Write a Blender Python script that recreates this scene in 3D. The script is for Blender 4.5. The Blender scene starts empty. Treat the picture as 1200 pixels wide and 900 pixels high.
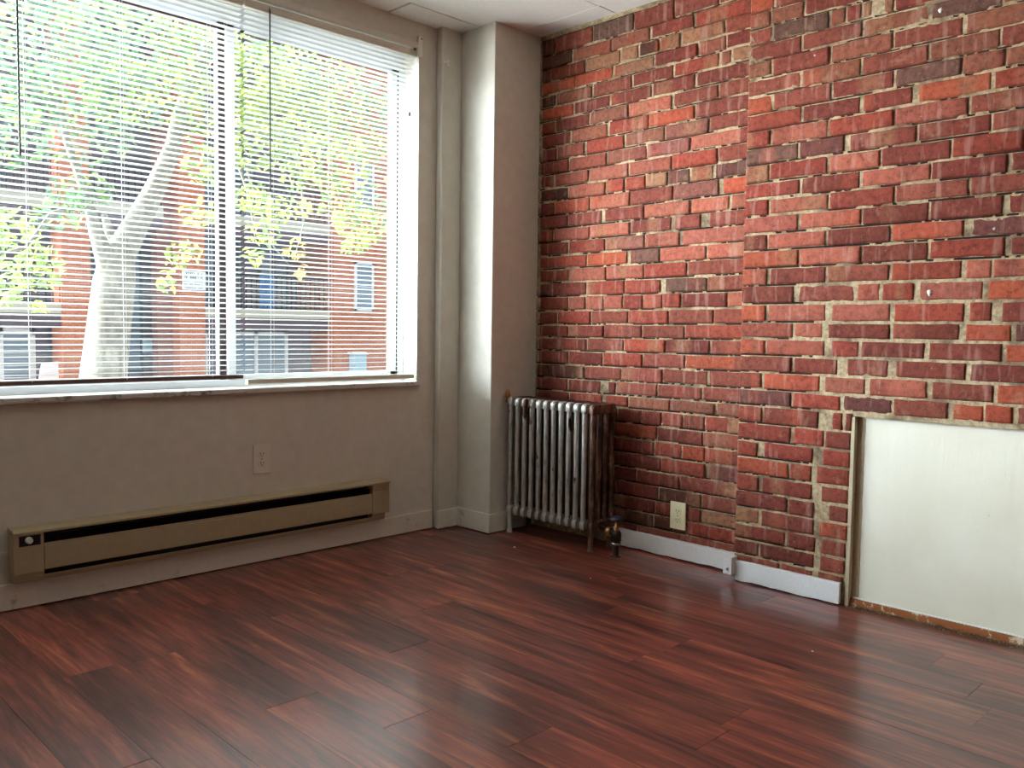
import bpy, bmesh, math, random
import mathutils
from mathutils import Vector, Matrix, noise
random.seed(7)
sc = bpy.context.scene
COL = sc.collection
PI = math.pi

# ------------------------------------------------------------------ camera model
FPX = 1007.92
MR = Vector((0.7083247920481448, -0.7057443902984831, 0.014171962890670282))
MU = Vector((0.03399676402252644, 0.05416083884171733, 0.9979533173310052))
MF = Vector((0.7050675208843115, 0.7063932750941105, -0.06235649040691184))
EYE = Vector((0.0, 0.0, 1.0))
def ray(px, py):
    return MR*((px-600)/FPX) - MU*((py-450)/FPX) + MF
def ony(px, py, y):            # the point at depth y seen at a photo position
    d = ray(px, py); return EYE + d*(y/d.y)
cam = bpy.data.cameras.new('camera'); cam.sensor_width = 36; cam.lens = FPX/1200*36
cam.clip_start = 0.05; cam.clip_end = 300
co = bpy.data.objects.new('camera', cam); COL.objects.link(co)
co.matrix_world = Matrix(((MR.x, MU.x, -MF.x, EYE.x), (MR.y, MU.y, -MF.y, EYE.y), (MR.z, MU.z, -MF.z, EYE.z), (0, 0, 0, 1)))
sc.camera = co

# ------------------------------------------------------------------ materials
def lin(c):
    return tuple(((v/255)/12.92 if v/255 <= .04045 else ((v/255+.055)/1.055)**2.4) for v in c)
class NT:
    def __init__(s, name):
        s.m = bpy.data.materials.new(name); s.m.use_nodes = True
        s.t = s.m.node_tree; s.n = s.t.nodes; s.l = s.t.links
        s.b = s.n['Principled BSDF']; s.out = s.n['Material Output']
    def new(s, typ, **kw):
        n = s.n.new(typ)
        for k, v in kw.items():
            if k.startswith('i_'):
                n.inputs[k[2:].replace('_', ' ')].default_value = v
            else: setattr(n, k, v)
        return n
    def link(s, a, b): s.l.new(a, b)
    def coords(s, scale=(1, 1, 1)):
        tc = s.new('ShaderNodeTexCoord'); mp = s.new('ShaderNodeMapping')
        mp.inputs['Scale'].default_value = scale
        s.link(tc.outputs['Object'], mp.inputs['Vector']); return mp.outputs['Vector']
    def noise(s, vec, scale, detail=4, rough=.55, dist=0):
        n = s.new('ShaderNodeTexNoise'); n.inputs['Scale'].default_value = scale
        n.inputs['Detail'].default_value = detail; n.inputs['Roughness'].default_value = rough
        n.inputs['Distortion'].default_value = dist
        s.link(vec, n.inputs['Vector']); return n.outputs['Fac']
    def ramp(s, fac, stops):
        r = s.new('ShaderNodeValToRGB'); e = r.color_ramp.elements
        while len(e) < len(stops): e.new(.5)
        for i, (p, c) in enumerate(stops):
            e[i].position = p
            e[i].color = (*c, 1) if len(c) == 3 else c
        s.link(fac, r.inputs['Fac']); return r.outputs['Color']
    def mix(s, fac, a, b, mode='MIX'):
        n = s.new('ShaderNodeMix'); n.data_type = 'RGBA'; n.blend_type = mode
        for sock, v in ((n.inputs[0], fac), (n.inputs[6], a), (n.inputs[7], b)):
            if isinstance(v, bpy.types.NodeSocket): s.link(v, sock)
            elif isinstance(v, (int, float)): sock.default_value = v
            else: sock.default_value = (*v, 1)
        return n.outputs[2]
    def bump(s, h, strength=.3, dist=.002):
        n = s.new('ShaderNodeBump'); n.inputs['Strength'].default_value = strength
        n.inputs['Distance'].default_value = dist; s.link(h, n.inputs['Height'])
        s.link(n.outputs['Normal'], s.b.inputs['Normal'])
    def col(s, v):
        if isinstance(v, bpy.types.NodeSocket): s.link(v, s.b.inputs['Base Color'])
        else: s.b.inputs['Base Color'].default_value = (*v, 1)
    def rough(s, v):
        if isinstance(v, bpy.types.NodeSocket): s.link(v, s.b.inputs['Roughness'])
        else: s.b.inputs['Roughness'].default_value = v
def plain(name, rgb, rough=.5, metal=0, spec=.5, var=.0, vscale=20, bump=0):
    k = NT(name); c = lin(rgb); k.rough(rough)
    k.b.inputs['Metallic'].default_value = metal; k.b.inputs['Specular IOR Level'].default_value = spec
    if var or bump:
        n = k.noise(k.coords(), vscale, 5, .6)
    if var:
        k.col(k.ramp(n, [(.3, tuple(v*(1-var) for v in c)), (.7, tuple(min(1, v*(1+var*.5)) for v in c))]))
    else: k.col(c)
    if bump: k.bump(n, bump, .003)
    return k.m

def dirty(name, rgb, dirt, rough=.5, scale=9, lo=.58, hi=.75, amount=.8, bump=.15, spec=.4):
    k = NT(name); v = k.coords(); c = lin(rgb)
    n = k.noise(v, scale, 8, .65); n2 = k.noise(v, scale*7, 5, .6)
    m = k.ramp(n, [(lo, (0, 0, 0)), (hi, (amount,)*3)])
    base = k.ramp(n2, [(.3, tuple(x*.9 for x in c)), (.7, c)])
    k.col(k.mix(m, base, lin(dirt))); k.rough(rough); k.bump(n2, bump, .002)
    k.b.inputs['Specular IOR Level'].default_value = spec
    return k.m

def brick_mat():
    k = NT('old_red_brick'); v = k.coords()
    a = k.new('ShaderNodeAttribute', attribute_name='tone'); c = a.outputs['Color']
    n = k.noise(v, 52, 8, .72); n2 = k.noise(v, 16, 5, .65)
    vs = k.coords((1, 34, 5)); ns = k.noise(vs, 1.0, 3, .5)
    c = k.mix(.85, c, k.ramp(n, [(.3, (.40, .36, .36)), (.5, (1, 1, 1)), (.7, (1.35, 1.3, 1.25))]), 'MULTIPLY')
    # pale dusty streaks that were splashed down the faces
    m = k.ramp(ns, [(.57, (0, 0, 0)), (.69, (.24,)*3)])
    c = k.mix(m, c, lin((205, 165, 150)))
    m2 = k.ramp(n2, [(.60, (0, 0, 0)), (.72, (.24,)*3)])
    c = k.mix(m2, c, lin((196, 158, 132)))
    m3 = k.ramp(k.noise(v, 110, 3, .7), [(.68, (0, 0, 0)), (.74, (.55,)*3)])
    c = k.mix(m3, c, lin((225, 200, 180)))
    k.col(c); k.rough(.86); k.b.inputs['Specular IOR Level'].default_value = .25
    k.bump(n, .8, .005)
    return k.m
def mortar_mat():
    k = NT('sandy_mortar'); v = k.coords()
    n = k.noise(v, 60, 6, .7); n2 = k.noise(v, 7, 5, .6)
    c = k.ramp(n, [(.25, lin((100, 82, 66))), (.5, lin((178, 156, 124))), (.8, lin((212, 196, 164)))])
    c = k.mix(k.ramp(n2, [(.40, (.6,)*3), (.52, (0, 0, 0))]), c, lin((80, 58, 48)))
    k.col(c); k.rough(.95); k.bump(n, .8, .005); k.b.inputs['Specular IOR Level'].default_value = .15
    return k.m
def floor_mat():
    k = NT('dark_cherry_planks')
    a = k.new('ShaderNodeAttribute', attribute_name='tone')       # a different offset on every plank
    tc = k.new('ShaderNodeTexCoord')
    add = k.new('ShaderNodeVectorMath', operation='ADD'); k.link(tc.outputs['Object'], add.inputs[0])
    sc_ = k.new('ShaderNodeVectorMath', operation='SCALE'); sc_.inputs['Scale'].default_value = 9
    k.link(a.outputs['Color'], sc_.inputs[0]); k.link(sc_.outputs[0], add.inputs[1])
    def mp(s):
        m = k.new('ShaderNodeMapping'); m.inputs['Scale'].default_value = s
        k.link(add.outputs[0], m.inputs['Vector']); return m.outputs['Vector']
    n1 = k.noise(mp((26, 2.0, 1)), 1, 6, .62, .5)
    n2 = k.noise(mp((120, 6, 1)), 1, 5, .7, .2)
    n3 = k.noise(mp((7, 1.3, 1)), 1, 4, .6, .2)
    c = k.ramp(n1, [(.28, lin((74, 42, 40))), (.42, lin((122, 64, 57))), (.56, lin((150, 80, 64))), (.68, lin((186, 114, 80)))])
    c = k.mix(.6, c, k.ramp(n2, [(.34, (.5, .48, .48)), (.62, (1.22, 1.2, 1.18))]), 'MULTIPLY')
    c = k.mix(.75, c, k.ramp(n3, [(.36, (.34, .32, .33)), (.60, (1.3, 1.27, 1.25))]), 'MULTIPLY')
    sep = k.new('ShaderNodeSeparateColor'); k.link(a.outputs['Color'], sep.inputs[0])
    c = k.mix(.6, c, k.ramp(sep.outputs['Red'], [(0, (.72, .7, .72)), (1, (1.2, 1.12, 1.08))]), 'MULTIPLY')
    d = k.noise(k.coords(), 2.3, 3, .5); d2 = k.noise(k.coords(), 160, 2, .5)
    c = k.mix(k.ramp(d, [(.5, (0, 0, 0)), (.75, (.12,)*3)]), c, lin((150, 128, 120)))   # broad faint pale patches
    c = k.mix(k.ramp(d2, [(.76, (0, 0, 0)), (.80, (.55,)*3)]), c, lin((205, 190, 180)))  # specks
    c = k.mix(1.0, c, (.82, .80, .80), 'MULTIPLY')
    k.col(c)
    r = k.ramp(d, [(.35, (.535,)*3), (.65, (.60,)*3)]); k.rough(r)
    k.b.inputs['IOR'].default_value = 1.4; k.b.inputs['Specular IOR Level'].default_value = .4
    k.b.inputs['Coat Weight'].default_value = .75; k.b.inputs['Coat Roughness'].default_value = .24; k.b.inputs['Coat IOR'].default_value = 1.68
    k.bump(n2, .12, .001)
    return k.m
def rad_mat():
    k = NT('flaking_silver_paint'); v = k.coords((1, 1, .5))
    n = k.noise(v, 13, 3, .5); n2 = k.noise(k.coords((1, 1, .3)), 60, 4, .6); n3 = k.noise(k.coords((1, 1, .25)), 22, 3, .5)
    c = k.ramp(n2, [(.28, lin((120, 112, 102))), (.45, lin((176, 170, 162))), (.75, lin((206, 204, 200)))])
    sep = k.new('ShaderNodeSeparateXYZ'); tc = k.new('ShaderNodeTexCoord'); k.link(tc.outputs['Object'], sep.inputs[0])
    tz = k.new('ShaderNodeMapRange'); tz.inputs['From Min'].default_value = .40; tz.inputs['From Max'].default_value = .70
    tz.inputs['To Max'].default_value = .14; k.link(sep.outputs['Z'], tz.inputs['Value'])
    ad = k.new('ShaderNodeMath', operation='ADD'); k.link(n, ad.inputs[0]); k.link(tz.outputs[0], ad.inputs[1])
    m = k.ramp(ad.outputs[0], [(.70, (0, 0, 0)), (.72, (1, 1, 1))])
    back = k.new('ShaderNodeMapRange'); back.inputs['From Min'].default_value = 2.995; back.inputs['From Max'].default_value = 3.012
    k.link(sep.outputs['X'], back.inputs['Value'])                 # rear columns in dark rust colour, which also paints in the gaps' shade
    mxx = k.new('ShaderNodeMath', operation='MAXIMUM'); k.link(m, mxx.inputs[0]); k.link(back.outputs[0], mxx.inputs[1]); m = mxx.outputs[0]
    rust = k.ramp(n3, [(.35, lin((34, 22, 20))), (.55, lin((74, 46, 36))), (.72, lin((112, 78, 56)))])
    k.col(k.mix(m, c, rust)); k.b.inputs['Metallic'].default_value = .35
    k.rough(.42); k.bump(n2, .4, .002)
    return k.m
def radend_mat():
    k = NT('rusty_bare_iron'); v = k.coords((1, 1, .35))
    n = k.noise(v, 24, 7, .7)
    k.col(k.ramp(n, [(.36, lin((40, 26, 22))), (.5, lin((96, 66, 50))), (.6, lin((140, 112, 92))), (.72, lin((196, 190, 182)))]))
    k.b.inputs['Metallic'].default_value = .3; k.rough(.5); k.bump(n, .4, .002); return k.m
def leaf_mat():
    k = NT('sunlit_leaf'); a = k.new('ShaderNodeAttribute', attribute_name='tone')
    k.col(a.outputs['Color']); k.rough(.5); k.b.inputs['Specular IOR Level'].default_value = .3
    tr = k.new('ShaderNodeBsdfTranslucent'); k.link(a.outputs['Color'], tr.inputs['Color'])
    mx = k.new('ShaderNodeMixShader'); mx.inputs[0].default_value = .55
    k.link(k.b.outputs[0], mx.inputs[1]); k.link(tr.outputs[0], mx.inputs[2]); k.link(mx.outputs[0], k.out.inputs['Surface'])
    return k.m
def glass_mat():
    k = NT('window_glass')
    tr = k.new('ShaderNodeBsdfTransparent'); tr.inputs['Color'].default_value = (.96, .985, .98, 1)
    gl = k.new('ShaderNodeBsdfGlossy'); gl.inputs['Roughness'].default_value = .02
    lw = k.new('ShaderNodeLayerWeight'); lw.inputs['Blend'].default_value = .5
    pw = k.new('ShaderNodeMath', operation='POWER'); k.link(lw.outputs['Facing'], pw.inputs[0]); pw.inputs[1].default_value = 5
    ma = k.new('ShaderNodeMath', operation='MULTIPLY_ADD'); k.link(pw.outputs[0], ma.inputs[0])
    ma.inputs[1].default_value = .7; ma.inputs[2].default_value = .03
    mx = k.new('ShaderNodeMixShader'); k.link(ma.outputs[0], mx.inputs[0])
    k.link(tr.outputs[0], mx.inputs[1]); k.link(gl.outputs[0], mx.inputs[2])
    ds = k.new('ShaderNodeBsdfTranslucent'); ds.inputs['Color'].default_value = (.85, .92, 1, 1)      # thin pale film added to veil the view outside with haze
    m2 = k.new('ShaderNodeMixShader'); k.link(k.ramp(k.noise(k.coords(), 1.5, 3, .5), [(.3, (.002,)*3), (.7, (.006,)*3)]), m2.inputs[0])
    k.link(mx.outputs[0], m2.inputs[1]); k.link(ds.outputs[0], m2.inputs[2]); k.link(m2.outputs[0], k.out.inputs['Surface'])
    return k.m
def slat_mat():
    k = NT('white_blind_slat'); k.col(lin((222, 222, 218))); k.rough(.45)
    tr = k.new('ShaderNodeBsdfTranslucent'); tr.inputs['Color'].default_value = (*lin((230, 232, 228)), 1)
    mx = k.new('ShaderNodeMixShader'); mx.inputs[0].default_value = .18
    k.link(k.b.outputs[0], mx.inputs[1]); k.link(tr.outputs[0], mx.inputs[2]); k.link(mx.outputs[0], k.out.inputs['Surface'])
    return k.m
def panel_mat():
    k = NT('cream_painted_board'); v = k.coords((1, 22, 1.6)); n = k.noise(v, 1, 6, .65, .3)
    n2 = k.noise(k.coords(), 60, 3, .5); n3 = k.noise(k.coords(), 3, 3, .5)
    c = k.ramp(n3, [(.3, lin((222, 216, 194))), (.7, lin((234, 229, 212)))])
    c = k.mix(k.ramp(n2, [(.72, (0, 0, 0)), (.78, (.25,)*3)]), c, lin((150, 140, 126)))
    k.col(c); k.rough(.45); k.bump(n, .6, .006); return k.m
def bark_mat():
    k = NT('pale_bark'); n = k.noise(k.coords((1, 1, .6)), 5, 8, .75, 1.5)
    k.col(k.ramp(n, [(.3, lin((96, 90, 80))), (.5, lin((140, 134, 122))), (.7, lin((182, 176, 160)))]))
    k.rough(.9); k.bump(n, .6, .02); return k.m
def facade_mat():
    k = NT('orange_brick_facade')
    tc = k.new('ShaderNodeTexCoord'); mp = k.new('ShaderNodeMapping'); mp.inputs['Rotation'].default_value = (PI/2, 0, 0)
    k.link(tc.outputs['Object'], mp.inputs['Vector'])
    b = k.new('ShaderNodeTexBrick'); k.link(mp.outputs[0], b.inputs['Vector'])
    b.inputs['Scale'].default_value = 4; b.inputs['Mortar Size'].default_value = .012
    b.inputs['Color1'].default_value = (*lin((202, 112, 70)), 1); b.inputs['Color2'].default_value = (*lin((182, 94, 60)), 1)
    b.inputs['Mortar'].default_value = (*lin((190, 156, 132)), 1)
    k.col(b.outputs['Color']); k.rough(.9); return k.m

M = dict(
 crack=plain('dark_crack', (44, 33, 29), .95), brick=brick_mat(), mortar=mortar_mat(), floor=floor_mat(), rad=rad_mat(), radend=radend_mat(), leaf=leaf_mat(),
 glass=glass_mat(), slat=slat_mat(), panel=panel_mat(), bark=bark_mat(), facade=facade_mat(),
 wall=dirty('cream_wall_paint', (216, 210, 196), (190, 174, 150), .6, 3, .6, .8, .4, .12),
 lintel=dirty('window_lintel_paint', (222, 214, 198), (170, 152, 128), .5, 6, .6, .8, .4),
 ceiling=plain('ceiling_tile', (240, 237, 230), .9, var=.06, vscale=90, bump=.25),
 dark=plain('dark_gap', (26, 22, 20), .95),
 base=dirty('white_baseboard_paint', (228, 222, 208), (96, 84, 70), .45, 10, .62, .72, .6),
 baser=dirty('bright_baseboard_paint', (240, 240, 240), (120, 108, 96), .4, 14, .68, .75, .7),
 reveal=dirty('tan_plaster', (196, 180, 150), (120, 100, 76), .9, 20, .6, .75, .6),
 sill=dirty('chipped_sill_paint', (206, 202, 192), (92, 70, 54), .4, 16, .54, .66, .8),
 frame=plain('white_window_frame', (206, 212, 218), .4),
 bronze=plain('dark_gasket', (58, 38, 34), .5),
 rail=plain('beige_blind_rail', (214, 204, 188), .45),
 railb=plain('brown_blind_rail', (104, 76, 66), .5),
 cord=plain('white_cord', (230, 230, 226), .8),
 wand=plain('dark_wand', (64, 50, 46), .25),
 tassel=plain('dark_tassel', (60, 54, 52), .4),
 white=plain('white_plastic', (226, 224, 216), .35),
 heater=dirty('beige_heater_enamel', (176, 160, 128), (96, 78, 58), .45, 7, .62, .78, .6, .08),
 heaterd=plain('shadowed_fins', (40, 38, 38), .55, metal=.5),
 almond=plain('almond_plastic', (232, 220, 180), .35),
 painted=plain('wall_paint_on_plate', (222, 214, 200), .6),
 slot=plain('dark_slot', (30, 24, 20), .7),
 screw=plain('steel_screw', (150, 146, 138), .35, metal=.9),
 iron=plain('blackened_brass', (58, 46, 36), .38, metal=.7, var=.4, vscale=40),
 brass=plain('worn_brass', (168, 128, 74), .35, metal=.8, var=.3, vscale=50),
 chrome=plain('worn_chrome', (188, 186, 182), .25, metal=.9),
 wheel=plain('blue_black_handwheel', (50, 58, 74), .35),
 margin=dirty('tan_board_edge', (190, 172, 138), (156, 134, 102), .85, 14, .55, .7, .6),
 strip=dirty('orange_stained_wood', (158, 92, 46), (226, 206, 178), .7, 22, .55, .62, .9),
 crumb=plain('dusty_crumbs', (150, 128, 92), .95, var=.55, vscale=60),
 chip=plain('paint_chip', (236, 232, 224), .6),
 asphalt=plain('asphalt', (120, 120, 122), .9, var=.2, vscale=4),
 walk=plain('concrete_walk', (190, 186, 178), .9, var=.1, vscale=3),
 ext=plain('outside_stucco', (190, 184, 176), .9),
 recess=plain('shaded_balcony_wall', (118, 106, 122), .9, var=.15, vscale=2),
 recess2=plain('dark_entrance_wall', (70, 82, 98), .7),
 slab=plain('concrete_slab', (190, 184, 168), .9),
 fascia=plain('brown_fascia', (92, 72, 84), .8),
 extglass=plain('grey_blue_pane', (112, 134, 156), .12, spec=.8),
 extwhite=plain('white_paint_trim', (226, 230, 234), .5),
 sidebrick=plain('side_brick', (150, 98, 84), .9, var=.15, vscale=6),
 tarp=plain('blue_tarp', (44, 104, 158), .6),
 blue=plain('pale_blue_box', (170, 204, 226), .5),
 sign=plain('white_sign', (236, 240, 244), .5),
 ink=plain('sign_ink', (92, 98, 118), .6),
 pink=plain('pale_pink_board', (232, 214, 214), .6),
 roofing=plain('grey_roof', (120, 116, 112), .9),
)

# ------------------------------------------------------------------ mesh helpers
class MB:
    def __init__(s): s.v = []; s.f = []; s.mi = []; s.c = None; s.sm = []
    def add(s, vs, fs, mi=0, smooth=False):
        o = len(s.v); s.v += [tuple(v) for v in vs]
        s.f += [tuple(i+o for i in f) for f in fs]; s.mi += [mi]*len(fs); s.sm += [smooth]*len(fs)
        return o
    def box(s, x0, x1, y0, y1, z0, z1, mi=0, bev=0.0):
        if bev <= 0:
            v = [(x, y, z) for x in (x0, x1) for y in (y0, y1) for z in (z0, z1)]
            s.add(v, [(0, 1, 3, 2), (4, 6, 7, 5), (0, 4, 5, 1), (2, 3, 7, 6), (0, 2, 6, 4), (1, 5, 7, 3)], mi); return
        b = min(bev, (x1-x0)*.45, (y1-y0)*.45, (z1-z0)*.45)
        bm = bmesh.new(); bmesh.ops.create_cube(bm, size=1)
        for v in bm.verts:
            v.co = ((x0+x1)/2+v.co.x*(x1-x0), (y0+y1)/2+v.co.y*(y1-y0), (z0+z1)/2+v.co.z*(z1-z0))
        bmesh.ops.bevel(bm, geom=bm.edges[:], offset=b, segments=2, affect='EDGES', profile=.6)
        bm.verts.index_update()
        s.add([v.co[:] for v in bm.verts], [[v.index for v in f.verts] for f in bm.faces], mi); bm.free()
    def prism(s, prof, axis, a, b, mi=0, smooth=False):      # 2D outline extruded along an axis
        n = len(prof)
        def P(u, w, t):
            return {'x': (t, u, w), 'y': (u, t, w), 'z': (u, w, t)}[axis]
        v = [P(u, w, a) for u, w in prof]+[P(u, w, b) for u, w in prof]
        f = [(i, (i+1) % n, n+(i+1) % n, n+i) for i in range(n)]
        s.add(v, f, mi, smooth); s.add(v, [tuple(range(n))[::-1], tuple(range(n, 2*n))], mi)
    def tube(s, path, rad, seg=12, mi=0, caps=True, ell=1.0, smooth=True):
        path = [Vector(p) for p in path]
        if not isinstance(rad, (list, tuple)): rad = [rad]*len(path)
        rings = []
        t0 = (path[1]-path[0]).normalized()
        ref = Vector((1, 0, 0)) if abs(t0.x) < .8 else Vector((0, 1, 0))
        n = (ref - t0*ref.dot(t0)).normalized()
        v = []
        for i, p in enumerate(path):
            t = (path[min(i+1, len(path)-1)]-path[max(i-1, 0)]).normalized()
            n = (n - t*n.dot(t)).normalized(); b = t.cross(n)
            for j in range(seg):
                a = 2*PI*j/seg
                v.append(p + n*(math.cos(a)*rad[i]) + b*(math.sin(a)*rad[i]*ell))
        f = [(i*seg+j, i*seg+(j+1) % seg, (i+1)*seg+(j+1) % seg, (i+1)*seg+j) for i in range(len(path)-1) for j in range(seg)]
        s.add(v, f, mi, smooth)
        if caps: s.add(v, [tuple(range(seg))[::-1], tuple(range((len(path)-1)*seg, len(path)*seg))], mi)
    def lathe(s, c, prof, axis='z', seg=20, mi=0):
        v = []; c = Vector(c)
        for r, h in prof:
            for j in range(seg):
                a = 2*PI*j/seg; p, q = r*math.cos(a), r*math.sin(a)
                v.append(c+Vector({'z': (p, q, h), 'y': (p, h, q), 'x': (h, p, q)}[axis]))
        n = len(prof)
        s.add(v, [(i*seg+j, i*seg+(j+1) % seg, (i+1)*seg+(j+1) % seg, (i+1)*seg+j) for i in range(n-1) for j in range(seg)], mi, True)
        s.add(v, [tuple(range(seg))[::-1], tuple(range((n-1)*seg, n*seg))], mi)
    def obj(s, name, mats, parent=None, origin=None, tones=None):
        me = bpy.data.meshes.new(name)
        o = Vector(origin) if origin else Vector((0, 0, 0))
        me.from_pydata([Vector(v)-o for v in s.v], [], s.f)
        for m in (mats if isinstance(mats, (list, tuple)) else [mats]): me.materials.append(m)
        me.polygons.foreach_set('material_index', s.mi); me.polygons.foreach_set('use_smooth', s.sm)
        if tones is not None:
            at = me.color_attributes.new('tone', 'FLOAT_COLOR', 'POINT')
            at.data.foreach_set('color', [x for t in tones for x in (*t, 1.0)])
        bm = bmesh.new(); bm.from_mesh(me); bmesh.ops.recalc_face_normals(bm, faces=bm.faces[:]); bm.to_mesh(me); bm.free()
        me.update()
        ob = bpy.data.objects.new(name, me); COL.objects.link(ob); ob.location = o
        if parent:
            ob.parent = parent
            ob.location = o - world_loc(parent)
        return ob
def world_loc(o):
    l = Vector(o.location)
    while o.parent: o = o.parent; l += Vector(o.location)
    return l
def struct(o): o['kind'] = 'structure'; return o
def tag(o, label, cat, group=None, kind=None):
    o['label'] = label; o['category'] = cat
    if group: o['group'] = group
    if kind: o['kind'] = kind
    return o
def thing(name, label, cat, loc, group=None):
    o = bpy.data.objects.new(name, None); COL.objects.link(o); o.location = loc; o.empty_display_size = .1
    return tag(o, label, cat, group)
def one(fn, *a, **k):
    m = MB(); getattr(m, fn)(*a, **k); return m
# ------------------------------------------------------------------ room shell
WY = 3.315          # inner face of the window wall
BX, CX = 3.19, 3.09  # brick face beside the corner / of the chimney breast
STEP = 1.803        # where the chimney breast starts
H = 2.462
OX0, OX1, OZ0, OZ1 = -1.05, 2.647, .735, 2.345     # window opening

m = MB()
m.box(-2.3, OX0, WY, 3.56, -.05, H+.02); m.box(OX1, 3.5, WY, 3.56, -.05, H+.02)
m.box(OX0, OX1, WY, 3.56, -.05, OZ0); m.box(OX0, OX1, WY, 3.56, OZ1, H+.02)
struct(m.obj('wall_front', M['wall']))
m = MB()
m.box(2.882, 3.4, 3.033, WY, 0, H+.01, bev=.006)
struct(m.obj('wall_corner', M['wall']))
m = MB(); m.box(2.756, 2.882, 3.268, WY, 0, H+.01, bev=.008)
struct(m.obj('wall_chase', M['wall']))
struct(one('box', -2.45, -2.3, -2.6, 3.56, -.05, H+.02).obj('wall_left', M['wall']))
struct(one('box', -2.45, 3.5, -2.75, -2.6, -.05, H+.02).obj('wall_back', M['wall']))

# floor: planks running to the window wall, 159 mm wide
def build_floor():
    m = MB(); tones = []
    known = {0: 2.0, 1: 1.703, 3: 2.10, -3: 1.946, 2: 1.42, 9: .75, -4: 2.6, 4: 1.1, 5: 2.35, 6: 1.55, 7: 2.75, 8: 1.9, -1: 2.55, -2: 1.35}
    w, ln = .159, 1.22
    r = random.Random(3)
    for i in range(-23, 14):
        x0 = 1.103+i*w; x1 = x0+w
        j = known.get(i, r.uniform(0, ln))
        y = j-ln*math.ceil((j+2.6)/ln)
        while y < 3.4:
            y0, y1 = max(y, -2.62), min(y+ln, 3.34)
            if y1 > y0+.02:
                g = .0003
                n0 = len(m.v); dz = r.uniform(-.0006, .0003)
                m.box(max(x0+g, -2.31), x1-g, y0+(.0014 if i in (0, 1, 3, -3) else g), y1-g, -.012, dz, bev=.0005)
                t = (r.random(), r.random(), r.random()); tones += [t]*(len(m.v)-n0)
            y += ln
    n0 = len(m.v); m.box(-2.4, 3.45, -2.7, 3.5, -.08, -.006, 1); tones += [(0, 0, 0)]*(len(m.v)-n0)
    return m.obj('floor', [M['floor'], M['dark']], tones=tones)
struct(build_floor())

# ceiling: 605 mm lay-in tiles with dark cracks
m = MB(); r = random.Random(5)
ys = [3.36, 3.148, 2.556, 1.951, 1.346, .741, .136, -.469, -1.074, -1.679, -2.284, -2.7]
xs = [3.45, 3.07, 2.466, 1.861, 1.256, .651, .046, -.559, -1.164, -1.769, -2.374]
for a in range(len(xs)-1):
    for b in range(len(ys)-1):
        g = .0032; dz = r.uniform(-.001, .005)
        m.box(xs[a+1]+g, xs[a]-g, ys[b+1]+g, ys[b]-g, H+dz, H+.02, 0, bev=.002)
m.box(-2.45, 3.5, -2.75, 3.56, H+.02, H+.06, 1)
struct(m.obj('ceiling', [M['ceiling'], M['dark']]))

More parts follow.
